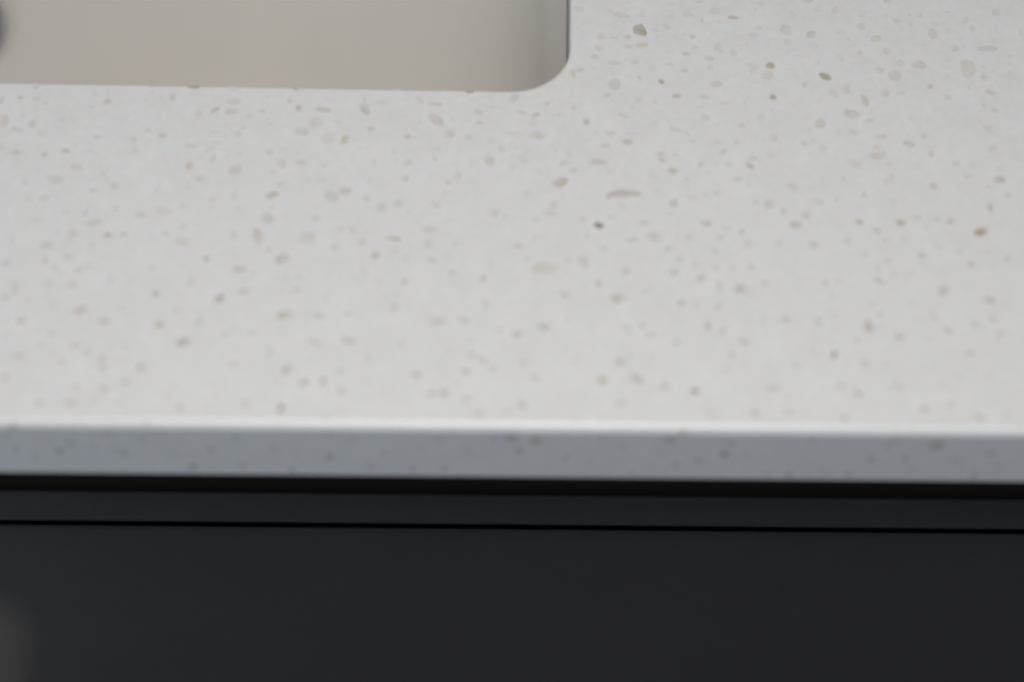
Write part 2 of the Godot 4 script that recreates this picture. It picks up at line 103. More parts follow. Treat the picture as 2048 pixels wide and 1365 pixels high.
	52.0,-43.6,0.75,0.75,0,1,2,1.5, -111.5,-87.4,0.82,0.68,90,1,0,1.2, -66.2,-23.0,0.96,0.58,0,1,2,1.9, -104.8,-91.8,1.05,0.53,0,1,0,1.2, 49.5,-52.5,0.93,0.60,0,2,1,1.5, 58.4,-63.3,0.83,0.67,0,1,0,1.4,
	31.6,17.0,0.86,0.64,90,1,0,1.9, 36.3,-76.3,1.05,0.52,28,3,1,1.3, 111.8,-29.3,0.85,0.64,18,2,1,1.8, 45.2,-2.8,1.02,0.53,0,2,2,1.9, 31.4,-102.8,0.87,0.62,46,2,1,1.1, -85.2,-42.1,1.04,0.51,0,1,0,1.7,
	98.5,-29.4,1.63,0.33,57,1,3,1.8, -95.4,10.6,0.75,0.71,0,2,0,1.9, 54.6,-54.3,0.82,0.64,90,2,0,1.5, -6.8,-39.7,0.74,0.72,0,3,1,1.6, 20.3,-84.9,0.89,0.59,0,1,3,1.2, -99.9,-48.5,0.92,0.57,0,1,0,1.6,
	-90.8,-30.2,1.01,0.52,159,1,0,1.9, 18.1,14.6,0.85,0.62,90,1,0,1.9, -97.2,-17.7,0.94,0.55,0,2,1,1.9, 52.4,-94.7,1.19,0.43,0,1,3,1.3, 73.5,-82.7,0.91,0.57,25,1,0,1.3, -1.7,-58.3,0.81,0.64,0,1,0,1.5,
	27.0,-18.2,0.94,0.55,0,1,0,1.9, 6.3,-72.1,0.92,0.56,90,1,0,1.3, 24.6,-125.4,1.20,0.43,35,1,2,1.0, 44.0,-82.2,0.88,0.58,0,1,0,1.3, 14.7,-92.8,0.73,0.70,90,2,1,1.2, -49.8,-68.8,0.85,0.60,0,1,0,1.4,
	-100.2,-19.5,1.10,0.46,167,2,3,1.9, -49.0,12.7,0.84,0.60,90,2,0,1.9, 101.2,-50.2,0.80,0.63,90,1,0,1.5, -29.3,11.9,0.84,0.59,90,1,0,1.9, -90.3,11.2,0.85,0.59,90,2,0,1.9, 58.4,-77.0,1.15,0.43,173,2,2,1.5,
	119.5,-93.2,0.91,0.54,0,2,3,1.2, -118.3,-67.4,0.71,0.69,90,1,0,1.4, -2.7,-25.3,0.82,0.60,0,1,0,1.9, 3.5,-45.7,0.91,0.54,0,1,0,1.7, 75.0,-10.3,0.90,0.54,0,2,0,1.9, 67.8,5.0,0.71,0.69,0,2,2,1.9,
	-3.8,5.4,0.71,0.68,0,2,2,1.9, 33.8,9.9,0.83,0.58,90,1,0,1.9, -38.4,-53.7,0.79,0.60,0,2,2,1.6, -62.4,-90.8,0.76,0.63,0,1,0,1.2, -67.1,-77.1,0.73,0.66,0,1,0,1.3, 99.2,-5.4,0.88,0.54,0,2,1,1.9,
	-60.1,-23.4,0.82,0.58,0,1,2,1.9, -121.5,-88.6,0.76,0.62,0,1,0,1.2, 46.4,-65.7,0.69,0.69,0,1,0,1.4, -22.7,19.5,0.72,0.66,90,2,0,1.9, 72.6,19.0,0.72,0.66,90,2,0,1.9, 54.5,-82.2,0.78,0.60,90,1,0,1.3,
	8.1,-94.0,0.75,0.62,79,2,2,1.2, 34.7,-66.7,0.98,0.47,0,1,0,1.5, 93.3,-4.3,0.72,0.64,26,3,1,1.9, -14.3,-41.2,0.74,0.62,0,2,1,1.7, -88.8,-4.1,1.02,0.45,0,1,3,1.9, -0.6,-2.7,0.89,0.51,153,2,2,1.9,
	-95.5,-59.5,1.10,0.42,0,1,0,1.7, -114.3,6.4,0.84,0.54,90,2,0,1.9, -107.2,-30.3,0.87,0.52,90,1,0,1.9, -102.1,-41.0,0.89,0.51,0,2,3,1.8, -0.1,-73.3,1.10,0.41,101,1,0,1.4, -90.6,-98.9,0.78,0.57,0,3,0,1.2,
	-77.9,-29.7,0.69,0.64,0,1,2,1.9, 78.2,19.6,0.92,0.48,90,3,0,1.9, 13.5,-77.8,1.01,0.44,0,1,0,1.5, 108.9,-13.8,0.74,0.60,90,1,3,1.9, -9.0,-21.9,0.98,0.45,160,1,0,1.9, -74.7,-2.6,0.71,0.62,24,3,1,1.9,
	48.1,-48.5,0.82,0.53,38,2,1,1.7, 23.1,-58.4,1.09,0.40,0,1,0,1.8, -65.9,-60.1,0.67,0.65,0,1,0,1.5, 31.3,-36.6,1.02,0.43,7,1,0,1.9, 89.8,-41.9,0.74,0.59,90,1,0,1.7, 97.5,-31.6,1.43,0.30,90,1,0,1.8,
	50.6,-18.6,0.79,0.55,0,2,1,1.9, -105.5,-16.7,0.94,0.46,14,1,3,1.9, 42.1,-70.6,0.78,0.55,50,1,0,1.4, 75.3,-1.4,0.71,0.60,33,3,3,1.9, 85.7,-16.5,0.96,0.45,90,1,2,1.9, -77.0,13.1,0.71,0.61,90,1,0,1.9,
	107.5,-27.6,0.68,0.63,0,2,3,1.9, 84.8,-66.0,0.69,0.61,90,2,0,1.4, -102.6,-58.0,0.66,0.64,0,2,0,1.5, 65.1,-15.7,0.78,0.55,0,2,1,1.9, 45.8,-113.5,0.88,0.48,38,1,0,1.1, 14.5,-16.1,0.78,0.54,0,1,1,1.9,
	52.5,-74.9,0.74,0.57,90,2,3,1.3, -41.7,-0.4,0.80,0.53,71,2,0,1.9, -105.9,-49.3,0.92,0.45,0,1,0,1.8, -4.4,-14.2,0.77,0.54,0,2,1,1.9, -39.1,-13.2,0.76,0.54,0,2,1,1.9, 73.6,-39.5,0.72,0.57,90,2,0,1.8,
	98.0,-10.8,0.92,0.45,160,1,2,1.9, -67.8,-83.3,0.69,0.60,90,2,2,1.3, -46.0,-68.7,0.85,0.49,0,1,0,1.5, -93.4,-81.2,0.88,0.47,0,2,2,1.4, 29.3,-93.0,0.77,0.53,0,1,0,1.2, -53.4,-39.2,0.72,0.57,90,1,0,1.8,
	30.2,-26.4,0.81,0.50,102,2,0,1.9, 35.0,-94.9,0.64,0.63,90,1,0,1.2, -103.3,-77.5,0.73,0.56,0,1,0,1.4, -63.0,-38.5,0.71,0.57,90,1,0,1.8, 39.5,-78.1,0.73,0.55,0,1,0,1.4, -99.0,-7.9,0.73,0.54,0,2,2,1.9,
	-76.8,-8.6,0.74,0.54,0,1,0,1.9, -49.8,-39.4,1.04,0.38,13,1,2,1.9, 115.1,-69.0,1.26,0.31,0,1,1,1.7, 80.1,-70.9,0.63,0.62,0,2,0,1.4, 62.6,-7.1,0.73,0.54,0,1,0,1.9, 101.7,-58.7,0.96,0.41,0,2,3,1.8,
	-19.3,-75.9,0.78,0.50,40,2,0,1.4, 11.4,-90.7,0.62,0.62,90,1,0,1.2, -72.7,-80.5,1.16,0.33,0,1,0,1.6, -64.2,-24.9,0.82,0.46,0,1,0,1.9, 56.1,-87.6,0.76,0.50,0,2,3,1.3, 79.7,-23.1,0.65,0.58,0,2,2,1.9,
	17.8,-52.8,0.64,0.60,0,1,0,1.7, -38.5,-2.5,0.70,0.53,0,1,3,1.9, -89.1,-19.7,0.80,0.46,0,1,1,1.9, -61.2,-40.6,0.74,0.50,0,1,0,1.9, 23.4,-72.4,0.71,0.51,0,1,0,1.5, 22.9,-64.8,0.68,0.53,90,3,2,1.5,
	112.6,-49.1,0.62,0.58,0,1,0,1.8, 106.1,-48.9,0.62,0.58,0,1,0,1.8, 47.8,-122.5,0.65,0.55,90,2,0,1.0, -46.0,-73.5,1.14,0.31,0,1,0,1.7, 101.7,-13.4,0.94,0.37,90,2,1,1.9, 69.3,-19.7,0.78,0.45,90,2,3,1.9,
	59.0,19.7,0.72,0.48,90,2,0,1.9, 28.2,19.8,0.72,0.48,90,2,0,1.9, -106.2,-40.1,0.92,0.37,27,1,3,1.9, -53.4,-10.5,0.75,0.45,0,1,2,1.9, -12.3,-9.9,0.74,0.45,0,1,2,1.9, -33.0,-9.6,0.74,0.45,0,1,0,1.9,
	75.0,-29.9,0.69,0.47,0,1,0,1.9, -109.1,15.2,0.72,0.45,90,3,0,1.9, 58.2,-28.5,0.68,0.47,0,1,0,1.9, -81.9,1.5,0.62,0.51,90,2,0,1.9, 13.0,-28.1,0.68,0.46,0,1,0,1.9, -65.7,-1.2,0.86,0.35,0,1,0,1.9,
	97.4,-45.3,0.76,0.39,0,1,0,1.9, -25.4,-20.7,0.64,0.46,0,2,3,1.9, -56.6,-5.7,0.54,0.53,0,1,0,1.9, 112.1,-3.2,0.64,0.44,90,2,1,1.9, -37.2,-94.7,0.83,0.33,97,2,2,1.3, 37.8,-59.5,0.67,0.41,0,1,0,1.9,
	74.8,-35.9,0.55,0.48,0,1,0,1.9, -2.2,-21.3,0.56,0.46,90,2,3,1.9, -28.6,-7.6,0.55,0.45,0,1,1,1.9, -14.4,-18.9,0.55,0.45,90,1,0,1.9, 32.7,-18.3,0.55,0.45,90,1,0,1.9, -116.2,-92.7,0.55,0.43,0,1,0,1.4,
	-99.8,-42.4,0.59,0.39,0,2,3,1.9, 85.9,-24.6,0.48,0.47,0,1,0,1.9, -98.6,-68.6,0.71,0.28,90,2,2,1.9, 42.6,-84.7,0.82,0.24,38,1,0,1.8, -68.2,-2.7,0.44,0.44,90,1,0,1.9, -28.1,-29.3,0.51,0.37,0,1,2,1.9
])

func _ready() -> void:
	rng.seed = 20
	# ---------------------------------------------------------------- camera
	var cam := Camera3D.new()
	cam.name = "camera"
	cam.position = Vector3(0.0, TOP + 0.434, 0.280)
	cam.rotation_degrees = Vector3(-55.0, 0.0, 0.53)
	var lens := CameraAttributesPhysical.new()
	lens.frustum_focal_length = 80.9
	lens.exposure_aperture = 4.4
	lens.frustum_focus_distance = 0.600
	lens.frustum_near = 0.02
	lens.frustum_far = 60.0
	cam.attributes = lens
	cam.fov = 16.88
	cam.near = 0.02
	cam.far = 60.0
	add_child(cam)
	cam.current = true
	# ---------------------------------------------------------------- light
	var env := Environment.new()
	env.background_mode = Environment.BG_COLOR
	env.background_color = Color(0.30, 0.31, 0.325)
	env.background_energy_multiplier = 1.0
	env.tonemap_mode = Environment.TONE_MAPPER_LINEAR
	env.tonemap_exposure = 0.97
	env.sdfgi_enabled = true
	env.ssao_enabled = true
	env.ssil_enabled = true
	var world := WorldEnvironment.new()
	world.name = "world"
	world.environment = env
	add_child(world)
	lamp("vanity_lamp", Vector3(0.0, TOP + 0.62, 0.14), Vector3(0.0, TOP, -0.03), Vector2(0.30, 0.20), Color(1.0, 0.985, 0.965), 0.335)
	lamp("window_light", Vector3(-1.5, TOP + 1.20, 1.9), Vector3(0.0, TOP - 0.05, 0.0), Vector2(1.0, 1.2), Color(0.82, 0.905, 1.0), 1.95)
	# ---------------------------------------------------------------- setting
	make_floor()
	# ---------------------------------------------------------------- things
	make_cabinet()
	make_sink()
	make_countertop()
	make_added_mat()

func lamp(called: String, at: Vector3, target: Vector3, size: Vector2, color: Color, energy: float) -> void:
	var l := AreaLight3D.new()
	l.name = called
	l.area_size = size
	l.light_color = color
	l.light_energy = energy
	l.area_normalize_energy = true
	l.area_range = 12.0
	l.area_attenuation = 2.0
	l.shadow_enabled = true
	add_child(l)
	l.look_at_from_position(at, target, Vector3.UP if absf((target - at).normalized().y) < 0.98 else Vector3.FORWARD)

# ------------------------------------------------------------------ helpers
func tag(o: Node, label: String, category: String) -> void:
	o.set_meta("label", label)
	o.set_meta("category", category)

func thing(called: String, label: String, category: String, at: Vector3) -> Node3D:
	var o := Node3D.new()
	o.name = called
	add_child(o)
	o.position = at
	tag(o, label, category)
	return o

func part(called: String, mesh: Mesh, material: Material, parent: Node) -> MeshInstance3D:
	var o := MeshInstance3D.new()
	o.name = called
	o.mesh = mesh
	o.material_override = material
	parent.add_child(o, true)
	return o

func quad(st: SurfaceTool, a: Vector3, b: Vector3, c: Vector3, d: Vector3) -> void:
	for p in [a, b, c, a, c, d]:
		st.add_vertex(p * MM)

# a strip between two rows of points with their own normals (both rows run the same way)
func strip(st: SurfaceTool, p0: PackedVector3Array, n0: PackedVector3Array, p1: PackedVector3Array, n1: PackedVector3Array, closed: bool) -> void:
	var n := p0.size()
	for i in (n if closed else n - 1):
		var j := (i + 1) % n
		var ps := [p0[i], p0[j], p1[j], p1[i]]
		var ns := [n0[i], n0[j], n1[j], n1[i]]
		var order := [0, 1, 2, 0, 2, 3]
		var face: Vector3 = (ps[1] - ps[0]).cross(ps[2] - ps[0])
		if face.length_squared() < 1e-12:
			face = (ps[2] - ps[0]).cross(ps[3] - ps[0])
		if face.dot(ns[0] + ns[1] + ns[2] + ns[3]) > 0.0:
			order = [0, 2, 1, 0, 3, 2]
		for k in order:
			st.set_normal(ns[k])
			st.add_vertex(ps[k] * MM)

# a board between lo and hi whose long edges along x are rounded on the front (room) side
func board(lo: Vector3, hi: Vector3, r_top: float, r_low: float) -> ArrayMesh:
	var prof := PackedVector2Array()   # (z, y), from the back upper corner over the front to the back lower corner
	var norm := PackedVector2Array()
	prof.append(Vector2(lo.z, hi.y)); norm.append(Vector2(0, 1))
	for k in 7:
		var f := k / 6.0 * PI / 2
		prof.append(Vector2(hi.z - r_top + r_top * sin(f), hi.y - r_top + r_top * cos(f)))
		norm.append(Vector2(sin(f), cos(f)))
	for k in 7:
		var f := PI / 2 + k / 6.0 * PI / 2
		prof.append(Vector2(hi.z - r_low + r_low * sin(f), lo.y + r_low + r_low * cos(f)))
		norm.append(Vector2(sin(f), cos(f)))
	prof.append(Vector2(lo.z, lo.y)); norm.append(Vector2(0, -1))
	var st := SurfaceTool.new()
	st.begin(Mesh.PRIMITIVE_TRIANGLES)
	for k in prof.size() - 1:
		var a := prof[k]; var b := prof[k + 1]; var na := norm[k]; var nb := norm[k + 1]
		strip(st, PackedVector3Array([Vector3(lo.x, a.y, a.x), Vector3(hi.x, a.y, a.x)]), PackedVector3Array([Vector3(0, na.y, na.x), Vector3(0, na.y, na.x)]),
			PackedVector3Array([Vector3(lo.x, b.y, b.x), Vector3(hi.x, b.y, b.x)]), PackedVector3Array([Vector3(0, nb.y, nb.x), Vector3(0, nb.y, nb.x)]), false)
	for side in [[lo.x, Vector3.LEFT], [hi.x, Vector3.RIGHT]]:
		st.set_normal(side[1])
		for k in range(1, prof.size() - 1):
			var t := [prof[0], prof[k], prof[k + 1]]
			if side[1].x < 0:
				t = [prof[0], prof[k + 1], prof[k]]
			for p in t:
				st.set_normal(side[1])
				st.add_vertex(Vector3(side[0], p.y, p.x) * MM)
	st.set_normal(Vector3.FORWARD)
	quad(st, Vector3(lo.x, lo.y, lo.z), Vector3(lo.x, hi.y, lo.z), Vector3(hi.x, hi.y, lo.z), Vector3(hi.x, lo.y, lo.z))
	return st.commit()

func plain(color: Color, rough: float) -> StandardMaterial3D:
	var m := StandardMaterial3D.new()
	m.albedo_color = color.linear_to_srgb()
	m.roughness = rough
	return m

# soft speckle: a seamless picture of two noises, tinted between two colours (linear values)
func speckle(side: int, freq: float, freq2: float, low: Color, high: Color, tint: float, seed_number: int) -> ImageTexture:
	var pics := []
	for k in 3:
		var n := FastNoiseLite.new()
		n.seed = seed_number + k
		n.noise_type = FastNoiseLite.TYPE_SIMPLEX_SMOOTH
		n.fractal_octaves = 3
		n.frequency = [freq, freq2, freq * 0.6][k]
		pics.append(n.get_seamless_image(side, side, false, false, 0.12, false))
	var im := Image.create(side, side, false, Image.FORMAT_RGB8)
	for y in side:
		for x in side:
			var a: float = 0.55 * pics[0].get_pixel(x, y).r + 0.45 * pics[1].get_pixel(x, y).r
			var t: float = (pics[2].get_pixel(x, y).r - 0.5) * tint
			var c := low.lerp(high, clampf((a - 0.5) * 1.6 + 0.5, 0.0, 1.0))
			im.set_pixel(x, y, Color(c.r * (1.0 + t), c.g, c.b * (1.0 - t)).linear_to_srgb())
	im.generate_mipmaps()
	return ImageTexture.create_from_image(im)

# ------------------------------------------------------------------ the slab
# points (and outward directions) of the sink opening, grown by out millimetres, clockwise seen from above
func opening(out: float, corner: float = 15.0, seg: int = 14, between: int = 0) -> Array:
	var pts := PackedVector2Array()
	var dirs := PackedVector2Array()
	var half := Vector2(217.0, 147.5)
	var t := deg_to_rad(SINK_TURN)
	for q in 4:
		var c: Vector2 = [Vector2(1, 1), Vector2(-1, 1), Vector2(-1, -1), Vector2(1, -1)][q] * (half - Vector2(corner, corner))
		for k in seg + 1:
			var a := q * PI / 2 + k * PI / 2 / seg
			var d := Vector2(cos(a), sin(a))
			var p := c + d * (corner + out)
			pts.append(SINK + p.rotated(t))
			dirs.append(d.rotated(t))
		# points along the straight side that follows, where a finer row is wanted
		var e := (q + 1) * PI / 2
		var d1 := Vector2(cos(e), sin(e))
		var c1: Vector2 = [Vector2(-1, 1), Vector2(-1, -1), Vector2(1, -1), Vector2(1, 1)][q] * (half - Vector2(corner, corner))
		for k in between:
			pts.append(SINK + (c.lerp(c1, (k + 1.0) / (between + 1.0)) + d1 * (corner + out)).rotated(t))
			dirs.append(d1.rotated(t))
	return [pts, dirs]

func surface_point(x: float, v: float, lift: float) -> Vector3:
	if v <= 0.0:
		return Vector3(x, lift, v - EASE)
	var arc := EASE * PI / 2
	if v < arc:
		var f := v / EASE
		return Vector3(x, -EASE + (EASE + lift) * cos(f), -EASE + (EASE + lift) * sin(f))
	return Vector3(x, -EASE - (v - arc), lift)

func surface_normal(v: float) -> Vector3:
	var f := clampf(v / EASE, 0.0, PI / 2)
	return Vector3(0, cos(f), sin(f))

func quartz() -> StandardMaterial3D:
	var m := StandardMaterial3D.new()
	m.albedo_texture = speckle(1024, 0.045, 0.011, Color(0.715, 0.708, 0.70), Color(0.775, 0.775, 0.772), 0.03, 5)
	m.uv1_triplanar = true
	m.uv1_scale = Vector3.ONE * 7.0
	m.roughness = 0.28
	return m

func make_countertop() -> void:
	var root := thing("countertop", "white speckled quartz slab with an eased front edge above the dark cabinet", "countertop", Vector3(0, TOP, 0))
	var m := quartz()
	var st := SurfaceTool.new()
	st.begin(Mesh.PRIMITIVE_TRIANGLES)
	var ring := opening(RIM)
	# flat top and underside, cut in two halves round the opening
	for level in [0.0, -THICK]:
		var up := Vector3.UP if level == 0.0 else Vector3.DOWN
		var hole: PackedVector2Array = ring[0] if level == 0.0 else opening(0.0)[0]
		var near := -EASE if level == 0.0 else 0.0
		for h in [[X0, SINK.x], [SINK.x, X1]]:
			var rect := PackedVector2Array([Vector2(h[0], BACK), Vector2(h[1], BACK), Vector2(h[1], near), Vector2(h[0], near)])
			for poly in Geometry2D.clip_polygons(rect, hole):
				var tri := Geometry2D.triangulate_polygon(poly)
				for k in range(0, tri.size(), 3):
					var a: Vector2 = poly[tri[k]]; var b: Vector2 = poly[tri[k + 1]]; var c: Vector2 = poly[tri[k + 2]]
					var clockwise := (b - a).cross(c - a) > 0.0
					if clockwise != (level == 0.0):
						var swap := b; b = c; c = swap
					for p in [a, b, c]:
						st.set_normal(up)
						st.add_vertex(Vector3(p.x, level, p.y) * MM)
	# eased front edge and front face
	for k in 10:
		var v0 := EASE * PI / 2 * k / 10.0
		var v1 := EASE * PI / 2 * (k + 1) / 10.0
		var n0 := surface_normal(v0); var n1 := surface_normal(v1)
		strip(st, PackedVector3Array([surface_point(X0, v0, 0), surface_point(X1, v0, 0)]), PackedVector3Array([n0, n0]), PackedVector3Array([surface_point(X0, v1, 0), surface_point(X1, v1, 0)]), PackedVector3Array([n1, n1]), false)
	var fz := PackedVector3Array([Vector3.BACK, Vector3.BACK])
	strip(st, PackedVector3Array([Vector3(X0, -EASE, 0), Vector3(X1, -EASE, 0)]), fz, PackedVector3Array([Vector3(X0, -THICK, 0), Vector3(X1, -THICK, 0)]), fz, false)
	var bz := PackedVector3Array([Vector3.FORWARD, Vector3.FORWARD])
	strip(st, PackedVector3Array([Vector3(X0, 0, BACK), Vector3(X1, 0, BACK)]), bz, PackedVector3Array([Vector3(X0, -THICK, BACK), Vector3(X1, -THICK, BACK)]), bz, false)
	for s in [[X0, Vector3.LEFT], [X1, Vector3.RIGHT]]:
		var nn := PackedVector3Array([s[1], s[1]])
		strip(st, PackedVector3Array([Vector3(s[0], 0, BACK), Vector3(s[0], 0, -EASE)]), nn, PackedVector3Array([Vector3(s[0], -THICK, BACK), Vector3(s[0], -THICK, -EASE)]), nn, false)
		strip(st, PackedVector3Array([Vector3(s[0], -EASE, -EASE), Vector3(s[0], -EASE, 0)]), nn, PackedVector3Array([Vector3(s[0], -THICK, -EASE), Vector3(s[0], -THICK, 0)]), nn, false)
		for k in 10:
			var e := [Vector3(s[0], -EASE, -EASE), surface_point(s[0], EASE * PI / 2 * k / 10.0, 0), surface_point(s[0], EASE * PI / 2 * (k + 1) / 10.0, 0)]
			if s[1].x > 0:
				e = [e[0], e[2], e[1]]
			for p in e:
				st.set_normal(s[1])
				st.add_vertex(p * MM)
	# eased rim and polished wall of the opening
	for k in 6:
		var rows := []
		for e in [k, k + 1]:
			var f: float = e / 6.0 * PI / 2
			var o := opening(RIM - RIM * sin(f))
			var ps := PackedVector3Array(); var ns := PackedVector3Array()
			for i in o[0].size():
				ps.append(Vector3(o[0][i].x, -RIM + RIM * cos(f), o[0][i].y))
				ns.append(Vector3(-o[1][i].x * sin(f), cos(f), -o[1][i].y * sin(f)))
			rows.append(ps); rows.append(ns)
		strip(st, rows[0], rows[1], rows[2], rows[3], true)
	var w := opening(0.0)
	var wa := PackedVector3Array(); var wb := PackedVector3Array(); var wn := PackedVector3Array()
	for i in w[0].size():
		wa.append(Vector3(w[0][i].x, -RIM, w[0][i].y)); wb.append(Vector3(w[0][i].x, -THICK, w[0][i].y))
		wn.append(Vector3(-w[1][i].x, 0, -w[1][i].y))
	strip(st, wa, wn, wb, wn, true)
	part("slab", st.commit(), m, root)
	make_chips(root, m.roughness)

func chip_color(tone: float, hue: int, strength: float) -> Color:
	var drop: float = [0.0, 0.062, 0.115, 0.19, 0.31, 0.43][int(tone)]
	var f := 1.0 - minf(drop * strength, 0.62)
	var h: Color = [Color(0.995, 1.0, 1.0), Color(1.055, 0.998, 0.93), Color(1.06, 0.985, 0.955), Color(1.045, 1.0, 0.915)][hue]
	var deep := clampf((1.0 - f) * 5.0, 0.3, 1.6)
	return Color(0.745 * f * lerpf(1.0, h.r, deep), 0.742 * f * lerpf(1.0, h.g, deep), 0.737 * f * lerpf(1.0, h.b, deep))

# an uneven flake outline in the unrolled surface (x, v)
func flake(x: float, v: float, a: float, b: float, turn: float, n: int) -> PackedVector2Array:
	var out := PackedVector2Array()
	var skew := rng.randf_range(-0.25, 0.25)
	for k in n:
		var t := TAU * (k + rng.randf_range(-0.3, 0.3)) / n
		var e := rng.randf_range(0.82, 1.16)
		var p := Vector2(cos(t) * a * e * (1.0 + skew * sin(t)), sin(t) * b * e)
		out.append(Vector2(x, v) + p.rotated(turn))
	return out

# a flake let into the surface: its face stands a hair proud, its sides go down into the slab
func add_flake(st: SurfaceTool, outline: PackedVector2Array, color: Color, hole: PackedVector2Array, lift: float) -> bool:
	var pieces: Array = [outline]
	var lo := INF; var hi := -INF
	for p in outline:
		lo = minf(lo, p.y); hi = maxf(hi, p.y)
	var c := outline[0]
	if hi - EASE < BACK + 3.0 or c.x < X0 + 4.0 or c.x > X1 - 4.0:
		return false
	var arc := EASE * PI / 2
	if lo > arc + THICK - EASE - 0.4:
		return false
	if hi > arc + THICK - EASE - 0.05:
		pieces = Geometry2D.intersect_polygons(outline, PackedVector2Array([Vector2(c.x - 20, -10), Vector2(c.x + 20, -10), Vector2(c.x + 20, arc + THICK - EASE - 0.05), Vector2(c.x - 20, arc + THICK - EASE - 0.05)]))
	if lo < 0.0 and lo - EASE < -95.0:
		var flat := PackedVector2Array()
		for p in hole:
			flat.append(Vector2(p.x, p.y + EASE))
		pieces = Geometry2D.clip_polygons(outline, flat)
	elif hi > 0.0 and lo < arc:
		var cut := [-50.0]
		for k in 7:
			cut.append(arc * k / 6.0)
		cut.append(60.0)
		pieces = []
		for k in cut.size() - 1:
			pieces.append_array(Geometry2D.intersect_polygons(outline, PackedVector2Array([Vector2(c.x - 20, cut[k]), Vector2(c.x + 20, cut[k]), Vector2(c.x + 20, cut[k + 1]), Vector2(c.x - 20, cut[k + 1])])))
	var any := false
	for poly: PackedVector2Array in pieces:
		if poly.size() < 3:
			continue
		var tri := Geometry2D.triangulate_polygon(poly)
		for k in range(0, tri.size(), 3):
			var t := [poly[tri[k]], poly[tri[k + 1]], poly[tri[k + 2]]]
			if (t[1] - t[0]).cross(t[2] - t[0]) < 0.0:
				t = [t[0], t[2], t[1]]
			for p in t:
				var vary := 1.0 + 0.10 * sin(p.x * 2.3 + p.y * 1.7 + outline[0].x * 9.0)
				st.set_color(Color(minf(color.r + (vary - 1.0) * (0.76 - color.r) * 4.0, 0.8), minf(color.g + (vary - 1.0) * (0.76 - color.g) * 4.0, 0.8), minf(color.b + (vary - 1.0) * (0.76 - color.b) * 4.0, 0.8)))
				st.set_normal(surface_normal(p.y))
				st.add_vertex(surface_point(p.x, p.y, lift) * MM)
			any = true
		for k in poly.size():
			var p := poly[k]; var q := poly[(k + 1) % poly.size()]
			var n := surface_normal(p.y)
			var side := [surface_point(p.x, p.y, lift), surface_point(q.x, q.y, lift), surface_point(q.x, q.y, -0.5), surface_point(p.x, p.y, -0.5)]
			for i in [0, 1, 2, 0, 2, 3]:
				st.set_color(color)
				st.set_normal(n)
				st.add_vertex(side[i] * MM)
	return any

func make_chips(root: Node3D, rough: float) -> void:
	var m := StandardMaterial3D.new()
	m.vertex_color_use_as_albedo = true
	m.roughness = rough
	var hole: PackedVector2Array = opening(0.4)[0]
	var rest := SurfaceTool.new()
	rest.begin(Mesh.PRIMITIVE_TRIANGLES)
	var taken := {}
	var made := 0
	for k in range(0, chip_data.size(), 8):
		var x := chip_data[k]; var v := chip_data[k + 1]
		taken[Vector2i(roundi(x / 3.0), roundi(v / 3.0))] = true
		var color := chip_color(chip_data[k + 5], int(chip_data[k + 6]), chip_data[k + 7])
		var line := flake(x, v, chip_data[k + 2], chip_data[k + 3], deg_to_rad(chip_data[k + 4]), 9)
		if made < 300:
			var st := SurfaceTool.new()
			st.begin(Mesh.PRIMITIVE_TRIANGLES)
			if add_flake(st, line, color, hole, 0.025 + 0.00008 * (k / 8)):
				part("quartz_chip", st.commit(), m, root)
				made += 1
		else:
			add_flake(rest, line, color, hole, 0.025 + 0.00008 * (k / 8))
	# the same mix goes on over the rest of the slab; between the larger chips lie faint specks
	for k in 15000:
		var x := rng.randf_range(X0, X1)
		var v := rng.randf_range(BACK + EASE, 21.0)
		var big := rng.randf() < 0.25
		var seen := absf(x) < 131.0 + minf(v, 0.0) * -0.02 and v > -132.0
		if seen and (big or taken.has(Vector2i(roundi(x / 3.0), roundi(v / 3.0)))):
			continue
		if not seen and rng.randf() < 0.35:
			continue
		var a := rng.randf_range(0.8, 2.3) if big else rng.randf_range(0.3, 0.75)
		var tone := 1.0
		if big:
			tone = [1.0, 2.0, 2.0, 2.0, 3.0, 3.0, 4.0][rng.randi() % 7]
		add_flake(rest, flake(x, v, a, a * rng.randf_range(0.5, 0.95), rng.randf_range(0, PI), 6), chip_color(tone, rng.randi() % 4, rng.randf_range(0.6, 1.3)), hole, 0.01 + 0.000001 * k)
	var o := part("small_quartz_chips", rest.commit(), m, root)
	o.set_meta("kind", "stuff")

